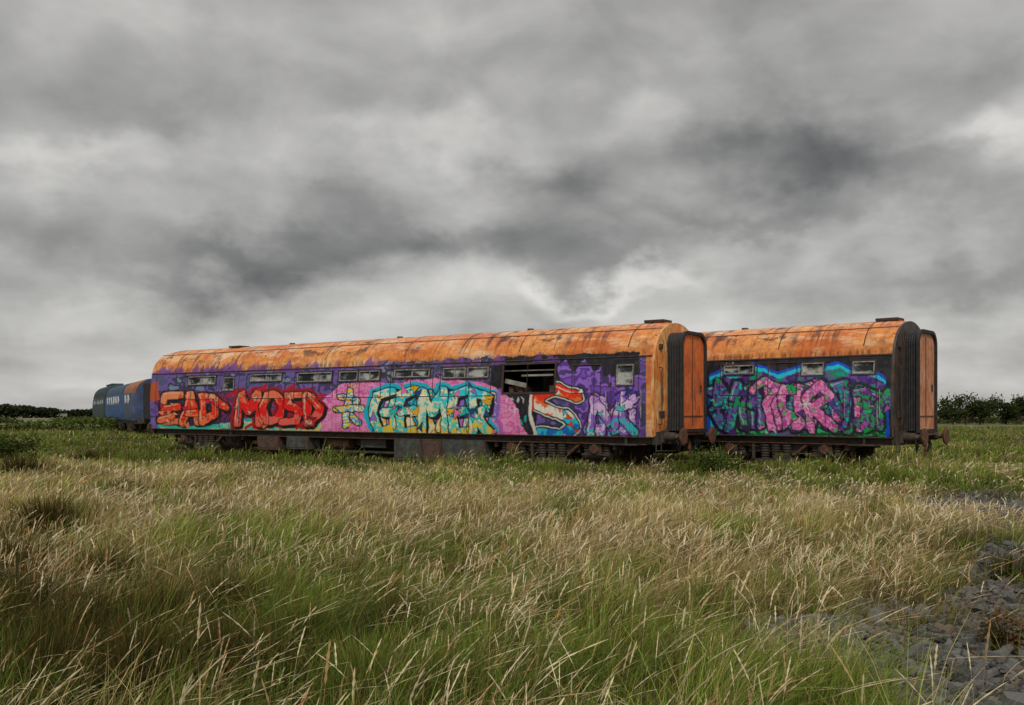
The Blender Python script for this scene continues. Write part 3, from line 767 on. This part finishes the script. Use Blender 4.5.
def seeds(z0,z1,dn,wd,h0,h1,headw,thr,lo):
    x,y=sample(z0,z1,dn);s=slate_mask(x,y);cl=np.clip((fbm(x/.6,y/.8,81,3)-thr)/.12,lo,1)*(1-.6*greenness(x,y))*dark_growth_zone(x,y)
    k=(rng.random(len(x))<cl*(1-s*.96))&~cover(x,y);x=x[k];y=y[k];n=len(x)
    tone=rng.uniform(.6,1.15,n)[:,None]*(.8 if z0>=26 else 1)
    cb=Sd*tone*.8;ct=np.where(rng.random((n,1))<.3,lin((210,172,124)),lin((246,230,190)))*tone
    hh=rng.uniform(h0,h1,n)*hfac(x,y);az=rng.normal(.2,1.0,n);ln=rng.uniform(.02,1.0,n)
    fz=az+rng.normal(math.pi/2,.7,n)
    pw=[.9,.8,.7,.8]+[headw*q for q in(.8,.4,1.0,.45,.95,.4,.6)]+[.3]
    ts=[0,.35,.64,.80,.825,.85,.875,.90,.925,.95,.975,1.0]
    parts.append(blades(x,y,hh,az,ln,wd*rng.uniform(.8,1.3,n),cb,ct,pw,ts,fz,None,3.2))
    if z0<9: parts.append(blades(x,y,hh,az,ln,wd*rng.uniform(.8,1.3,n),cb,ct,[.1,.1]+[headw*q for q in(.3,1.0,.35,1.1,.3,.9,.2)],[0,.78,.81,.84,.87,.90,.93,.96,1.0],fz+1.4,None,3.2))
seeds(3.0,5.5,430,.0012,.22,.60,6.0,.43,.10)
seeds(5.5,9,440,.0018,.22,.60,5.4,.43,.10)
seeds(9,15,330,.0033,.22,.58,4.8,.43,.07)
seeds(15,26,140,.0062,.22,.54,4.4,.43,.05)
seeds(26,45,14,.012,.24,.5,4,.42,.06)
seeds(3.0,9,26,.0016,.45,.74,7,.32,.35)
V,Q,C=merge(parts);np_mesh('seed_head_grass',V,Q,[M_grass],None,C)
print('seed',len(Q))
cl=[]
def rush(px,py,r,hgt,n,c1,c2):
    x0,y0=G(px,py);rr=np.abs(rng.normal(0,.45,n))*r;th=rng.uniform(0,2*math.pi,n)
    x=x0+rr*np.cos(th);y=y0+rr*np.sin(th)
    tone=rng.uniform(.5,1.3,n)[:,None];mixr=(rng.random(n)<.28)[:,None]
    cb=lin(c1)*.6*tone;ct=np.where(mixr,lin((136,104,60)),lin(c2))*tone
    h=hgt*rng.uniform(.45,1.1,n);w=max(.0038,y0*.0007)
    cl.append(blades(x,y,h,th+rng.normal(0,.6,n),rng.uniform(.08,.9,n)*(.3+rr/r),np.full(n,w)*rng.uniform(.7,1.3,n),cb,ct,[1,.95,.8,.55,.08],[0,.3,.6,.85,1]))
DG=(46,52,26);DB=(76,80,42)
for a in [(48,545,.5,.66,1200),(20,480,.9,.65,800),(20,640,.5,.62,1400),(90,668,.5,.6,1500),(165,650,.45,.52,1200),(40,720,.5,.62,1600),(140,720,.45,.58,1500),(225,625,.4,.45,900),(-20,670,.5,.64,1000),(220,700,.4,.5,1100),(110,600,.45,.52,1000),
          (270,705,.3,.44,800),(-60,610,.8,.62,900),(200,530,.6,.42,500),(120,500,.7,.45,400),(395,640,.3,.36,500),(470,590,.3,.34,400),(515,680,.25,.36,500),(90,465,1.2,.5,500),
          (690,570,.35,.36,450),(330,560,.5,.4,400),(620,640,.25,.34,350),(1010,580,.3,.34,300),(870,530,.6,.34,300),(10,590,.5,.6,900),(740,680,.25,.34,400),(575,520,.5,.34,350)]:
    rush(*a,DG,DB)
for a in [(300,655,.35,.44,800),(360,715,.35,.48,900),(440,715,.3,.44,800),(560,630,.35,.4,700),(705,620,.35,.38,600),(600,700,.25,.4,600),(250,570,.5,.42,600),(300,470,1.2,.5,600),(200,466,1.2,.5,500),(130,465,1.5,.5,500),(680,492,.8,.38,400),(785,600,.3,.36,400),(690,556,.5,.38,600),
          (820,484,.8,.44,400),(880,482,.6,.44,400),(780,480,.5,.4,300),(400,480,.8,.36,350),(360,476,.8,.4,350),(560,484,.5,.36,300),(630,486,.5,.36,300)]:
    rush(*a,(64,88,32),(132,156,70))
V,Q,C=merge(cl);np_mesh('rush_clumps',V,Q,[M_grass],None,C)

def leaves(cx,cy,cz,n,size,c1,c2,zmin):
    nrm=rng.normal(0,1,(n,3));nrm[:,2]=np.abs(nrm[:,2])+.3;nrm/=np.linalg.norm(nrm,axis=1)[:,None]
    t=rng.normal(0,1,(n,3));a=np.cross(nrm,t);a/=np.linalg.norm(a,axis=1)[:,None];b=np.cross(nrm,a)
    P=np.stack([cx,cy,cz],1);s=size*rng.uniform(.6,1.3,n)[:,None]
    V=np.stack([P-a*s*.5,P+b*s*.32,P+a*s*.6,P-b*s*.32],1).reshape(-1,3)
    Q=np.arange(n*4).reshape(-1,4)
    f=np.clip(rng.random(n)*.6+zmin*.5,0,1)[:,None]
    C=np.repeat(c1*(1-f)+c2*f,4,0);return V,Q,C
def bush(name,x,y,w,h,n,size,c1,c2,base=-.2,clumps=14):
    cc=[(rng.normal(0,.33)*w,rng.normal(0,.33)*w,rng.uniform(.15,.85)*h) for _ in range(clumps)]
    cc=np.array(cc);cc[:,2]*=np.clip(1.15-np.hypot(cc[:,0],cc[:,1])/w*.9,.3,1)
    k=rng.integers(0,clumps,n);r=rng.normal(0,1,(n,3))*np.array([w,w,h])*.13
    p=cc[k]+r;p[:,2]=np.abs(p[:,2])
    V,Q,C=leaves(x+p[:,0],y+p[:,1],base+p[:,2],n,size,lin(c1),lin(c2),np.clip(p[:,2]/h,0,1))
    m=clumps*3;bx=np.full(m,x)+rng.normal(0,.1,m)*w;by=np.full(m,y)+rng.normal(0,.1,m)*w
    az=rng.uniform(0,6.28,m)
    S=blades(bx,by,h*rng.uniform(.6,1,m),az,rng.uniform(.1,.8,m),np.full(m,size*.18),np.tile(lin((60,45,30)),(m,1)),np.tile(lin((70,70,40)),(m,1)),[1,.8,.6,.3],[0,.4,.7,1],None,np.full(m,base))
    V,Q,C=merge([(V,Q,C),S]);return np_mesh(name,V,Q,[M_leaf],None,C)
bx,by=G(719,480);bush('bramble_bush',bx,by,.85,1.1,2000,.07,(34,46,20),(100,122,56))
bx,by=G(5,465);bush('shrub',bx,by,1.6,1.1,1800,.09,(30,40,20),(84,98,50))
bx,by=G(440,484);bush('bramble_bush.001',bx,by,.5,.35,500,.05,(44,54,24),(110,122,64))
bx,by=G(340,474);bush('bramble_bush.002',bx,by,.9,.45,700,.06,(44,54,24),(104,116,60))
bx,by=G(1000,650);bush('bramble_bush.003',bx,by,.22,.35,350,.035,(60,52,34),(130,100,66))
bx,by=G(905,480);bush('bramble_bush.004',bx,by,.5,.5,500,.05,(44,54,24),(104,116,60))

def tree(root,x,y,h,w,seed,base=-.16):
    r=random.Random(seed);mb=MB();tips=[]
    mb.cyl((x,y,base),(x+.1,y,base+h*.35),h*.035,M_bark,8,h*.024)
    for k in range(9):
        a=r.uniform(0,6.28);z0=base+h*r.uniform(.1,.38);l=r.uniform(.3,.5)*w;z1=base+h*(r.uniform(.35,.92)-.3*(l/w-.3))
        p=(x+.1,y,z0);q=(x+l*math.cos(a),y+l*math.sin(a),z1);mb.cyl(p,q,h*.014,M_bark,6,h*.004);tips.append(q)
        mid=[(p[i]+q[i])/2 for i in range(3)];a2_=a+r.uniform(-1,1);q2=(mid[0]+l*.6*math.cos(a2_),mid[1]+l*.6*math.sin(a2_),min(mid[2]+h*.2,base+h*.9));mb.cyl(mid,q2,h*.009,M_bark,5,h*.003);tips.append(q2)
    mb.make('trunk_and_limbs',root)
    T=np.array(tips);n=2600;k=rng.integers(0,len(T),n);p=T[k]+rng.normal(0,1,(n,3))*np.array([w*.10,w*.10,h*.08])
    V,Q,C=leaves(p[:,0],p[:,1],np.maximum(p[:,2],base+.2),n,.26,lin((24,32,18)),lin((78,88,52)),np.clip((p[:,2]-base)/h,0,1))
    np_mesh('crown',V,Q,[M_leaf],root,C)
tr=empty('distant_trees',(0,0,0))
r=random.Random(5)
for px,top,wd in[(953,406,2.6),(966,393,4.6),(980,400,3.0),(1006,396,4.0),(1021,401,3.2),(1040,402,4),(1062,405,4),(1090,400,4)]:
    D=r.uniform(98,112);tree(tr,(px-512)/F*D,D,(HZ-top)/F*D+1.56,wd,px)
def hedge(name,xa,xb,D,h,n,c1,c2,seed,gap=.0,size=.8):
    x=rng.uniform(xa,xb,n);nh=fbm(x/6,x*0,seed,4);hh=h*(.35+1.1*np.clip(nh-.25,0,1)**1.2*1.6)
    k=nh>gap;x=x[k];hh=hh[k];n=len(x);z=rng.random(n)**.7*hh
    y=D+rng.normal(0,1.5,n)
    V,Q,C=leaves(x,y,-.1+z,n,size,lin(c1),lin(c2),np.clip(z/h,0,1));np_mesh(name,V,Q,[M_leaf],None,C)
hedge('distant_hedge',-170,-85,215,3.0,12000,(26,32,24),(66,72,50),3,.38)
hedge('distant_hedge.001',-85,-12,230,2.2,9000,(30,36,26),(70,76,54),8,.42)
hedge('distant_hedge.002',40,100,118,.7,5000,(44,52,26),(106,112,62),5,.40,size=.5)
hedge('distant_hedge.003',40,260,260,1.2,8000,(34,40,30),(76,82,60),9,.45)
hedge('distant_hedge.004',-110,-30,120,.8,5000,(44,52,26),(92,98,54),15,.45,size=.5)
hedge('distant_hedge.005',-60,-28,75,.8,4000,(40,50,22),(100,112,54),25,.42,size=.3)
hedge('distant_treeline',-520,520,600,2.6,20000,(58,66,60),(86,94,84),19,.35,size=2.0)

# ------------------------------------------------------------ slate rubble
x=rng.uniform(1.0,13,130000);y=rng.uniform(3.4,19,130000)
s=slate_mask(x,y);k=(rng.random(len(x))<s*np.where(y<9,.9,.5));x=x[k];y=y[k];n=len(x)
ph=rng.uniform(0,6.28,n)
K=6;angs=np.linspace(0,2*math.pi,K,endpoint=False)[None]+rng.normal(0,.22,(n,K))+ph[:,None]
sz=np.exp(rng.normal(-3.7,.5,n))[:,None];asp=rng.uniform(.5,1,n)[:,None]
rad=sz*rng.uniform(.7,1.25,(n,K));bxx=rad*np.cos(angs);byy=rad*np.sin(angs)*asp
th=sz*rng.uniform(.4,.9,n)[:,None]
P=np.zeros((n,2*K+2,3))
P[:,:K,0]=bxx;P[:,:K,1]=byy;P[:,:K,2]=-th*.4
P[:,K:2*K,0]=bxx*.80;P[:,K:2*K,1]=byy*.80;P[:,K:2*K,2]=th*.5*rng.uniform(.6,1.25,(n,K))
P[:,2*K,2]=th[:,0]*.66;P[:,2*K+1,2]=-th[:,0]*.4
tx=rng.normal(0,.3,n)[:,None];ty=rng.normal(0,.3,n)[:,None]
P[...,2]+=P[...,0]*tx+P[...,1]*ty
P[...,0]+=x[:,None];P[...,1]+=y[:,None];P[...,2]+=(H(x,y)+th[:,0]*.3+rng.uniform(0,.025,n))[:,None]
f=[]
for i in range(K): f.append((i,(i+1)%K,K+(i+1)%K,K+i))
for i in range(0,K,2): f.append((2*K,K+i,K+(i+1)%K,K+(i+2)%K))
fq=np.array(f);Q=(fq[None]+(np.arange(n)*(2*K+2))[:,None,None]).reshape(-1,4)
c=lin((96,94,92))*rng.uniform(.3,1.25,n)[:,None];bb=rng.random(n)<.14;c[bb]=lin((112,94,78))*.8
ms2,t,b=newmat('slate_stone');at=t.n('ShaderNodeAttribute',attribute_name='Col');tc=t.n('ShaderNodeTexCoord').outputs['Object']
t.l(t.mix(t.rng(t.noise(tc,30,4,.6),.45,.7,0,.4),at.outputs['Color'],(.17,.16,.12)),b.inputs['Base Color']);b.inputs['Roughness'].default_value=.75
np_mesh('slate_rubble',P.reshape(-1,3),Q,[ms2],None,np.repeat(c,2*K+2,0))
print('stones',n)

# ------------------------------------------------------------ world
w=bpy.data.worlds.new('World');scene.world=w;w.use_nodes=True;nt=w.node_tree;nt.nodes.clear();t=NT(nt)
out=t.n('ShaderNodeOutputWorld');SUN_EL=math.radians(46);SUN_AZ=math.radians(182)
sky=t.n('ShaderNodeTexSky',sky_type='NISHITA');sky.sun_disc=False;sky.sun_elevation=SUN_EL;sky.sun_rotation=SUN_AZ
bg1=t.n('ShaderNodeBackground');t.l(sky.outputs[0],bg1.inputs[0]);bg1.inputs[1].default_value=.10
gen=t.n('ShaderNodeTexCoord').outputs['Generated'];sx=t.n('ShaderNodeSeparateXYZ');t.l(gen,sx.inputs[0]);dx,dy,dz=sx.outputs
zc=t.m('MAXIMUM',dz,0.0);den=t.m('ADD',zc,.22)
cp=t.n('ShaderNodeCombineXYZ');t.l(t.m('DIVIDE',dx,den),cp.inputs[0]);t.l(t.m('DIVIDE',dy,den),cp.inputs[1]);cvec=cp.outputs[0]
ay=t.m('MAXIMUM',t.m('ABSOLUTE',dy),.05)
wn=t.n('ShaderNodeTexNoise');t.l(t.mapv(gen,(1,1,1.5)),wn.inputs['Vector']);wn.inputs['Scale'].default_value=6.5;wn.inputs['Detail'].default_value=5;wn.inputs['Roughness'].default_value=.56
ws=t.n('ShaderNodeSeparateColor');t.l(wn.outputs['Color'],ws.inputs[0])
s_=t.m('MULTIPLY_ADD',t.m('SUBTRACT',ws.outputs[0],.5),.26,t.m('DIVIDE',dx,ay))
t_=t.m('MULTIPLY_ADD',t.m('SUBTRACT',ws.outputs[1],.5),.19,t.m('DIVIDE',zc,ay))
st_=t.n('ShaderNodeCombineXYZ');t.l(s_,st_.inputs[0]);t.l(t_,st_.inputs[1])
def blob(acc,px,py,rx,ry,amp):
    sx_,sy_=F/rx,F/ry
    v=t.n('ShaderNodeVectorMath',operation='MULTIPLY_ADD');t.l(st_.outputs[0],v.inputs[0]);v.inputs[1].default_value=(sx_,sy_,0);v.inputs[2].default_value=(-(px-512)/F*sx_,-(HZ-py)/F*sy_,0)
    q=t.n('ShaderNodeVectorMath',operation='DOT_PRODUCT');t.l(v.outputs[0],q.inputs[0]);t.l(v.outputs[0],q.inputs[1])
    e=t.m('POWER',2.71828,t.m('MULTIPLY',q.outputs['Value'],-1.0))
    return t.m('MULTIPLY_ADD',e,amp,acc)
val=t.m('MULTIPLY_ADD',t_,-.20,.735)
BL=[(800,155,120,46,-.29),(900,200,110,34,-.14),(560,195,75,34,-.19),(450,242,120,24,-.18),(250,262,130,26,-.21),(340,215,90,24,-.10),(40,225,100,38,-.13),
    (740,232,120,14,-.12),(960,290,110,22,-.15),(990,90,80,46,-.10),(150,90,90,36,-.07),(600,50,90,30,-.05),(640,258,90,12,-.08),
    (480,335,280,40,.08),(100,320,180,26,.06),(610,284,100,12,.14),(430,20,90,40,.06),(640,110,45,40,.10),(430,140,120,24,.12),(60,150,110,18,.10),(960,160,60,14,.12)]
for bdef in BL: val=blob(val,*bdef)
n1=t.noise(cvec,1.7,5,.52,.2);n2=t.noise(t.mapv(gen,(1,1,1.6)),7.5,6,.52,.35)
val=t.m('MULTIPLY_ADD',t.m('SUBTRACT',n1,.5),.36,val);val=t.m('MULTIPLY_ADD',t.m('SUBTRACT',n2,.5),.34,val)
val=t.m('MINIMUM',t.m('MAXIMUM',val,.27),.91)
L_=t.m('POWER',val,2.2)
zen=t.rng(dz,.42,.85,1.0,6.6);L_=t.m('MULTIPLY',L_,zen)  # zenith above the view brightened to add light on the scene
tint=t.mix(t.rng(val,.3,.7),(.99,.985,.975),(1.0,.985,.95))
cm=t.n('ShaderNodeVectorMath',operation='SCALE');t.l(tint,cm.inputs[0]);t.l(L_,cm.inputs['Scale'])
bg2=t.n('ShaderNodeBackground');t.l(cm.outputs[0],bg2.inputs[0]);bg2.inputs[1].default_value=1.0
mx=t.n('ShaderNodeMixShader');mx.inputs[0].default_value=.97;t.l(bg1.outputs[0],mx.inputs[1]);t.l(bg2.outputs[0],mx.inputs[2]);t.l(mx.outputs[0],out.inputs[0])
sd=bpy.data.lights.new('sun','SUN');sd.energy=1.5;sd.angle=math.radians(11);sd.color=(1,.95,.86)
so=bpy.data.objects.new('sun',sd);link(so)
v=Vector((math.sin(SUN_AZ)*math.cos(SUN_EL),math.cos(SUN_AZ)*math.cos(SUN_EL),math.sin(SUN_EL)))
so.rotation_euler=v.to_track_quat('Z','Y').to_euler();so.location=v*50

# ------------------------------------------------------------ camera
cd=bpy.data.cameras.new('camera');cd.sensor_width=36;cd.lens=F/1024*36;cd.shift_y=(HZ-352.5)/1024;cd.clip_end=8000;cd.clip_start=.05
co=bpy.data.objects.new('camera',cd);link(co);co.location=(0,0,CAMZ);co.rotation_euler=(math.radians(90),0,0);scene.camera=co
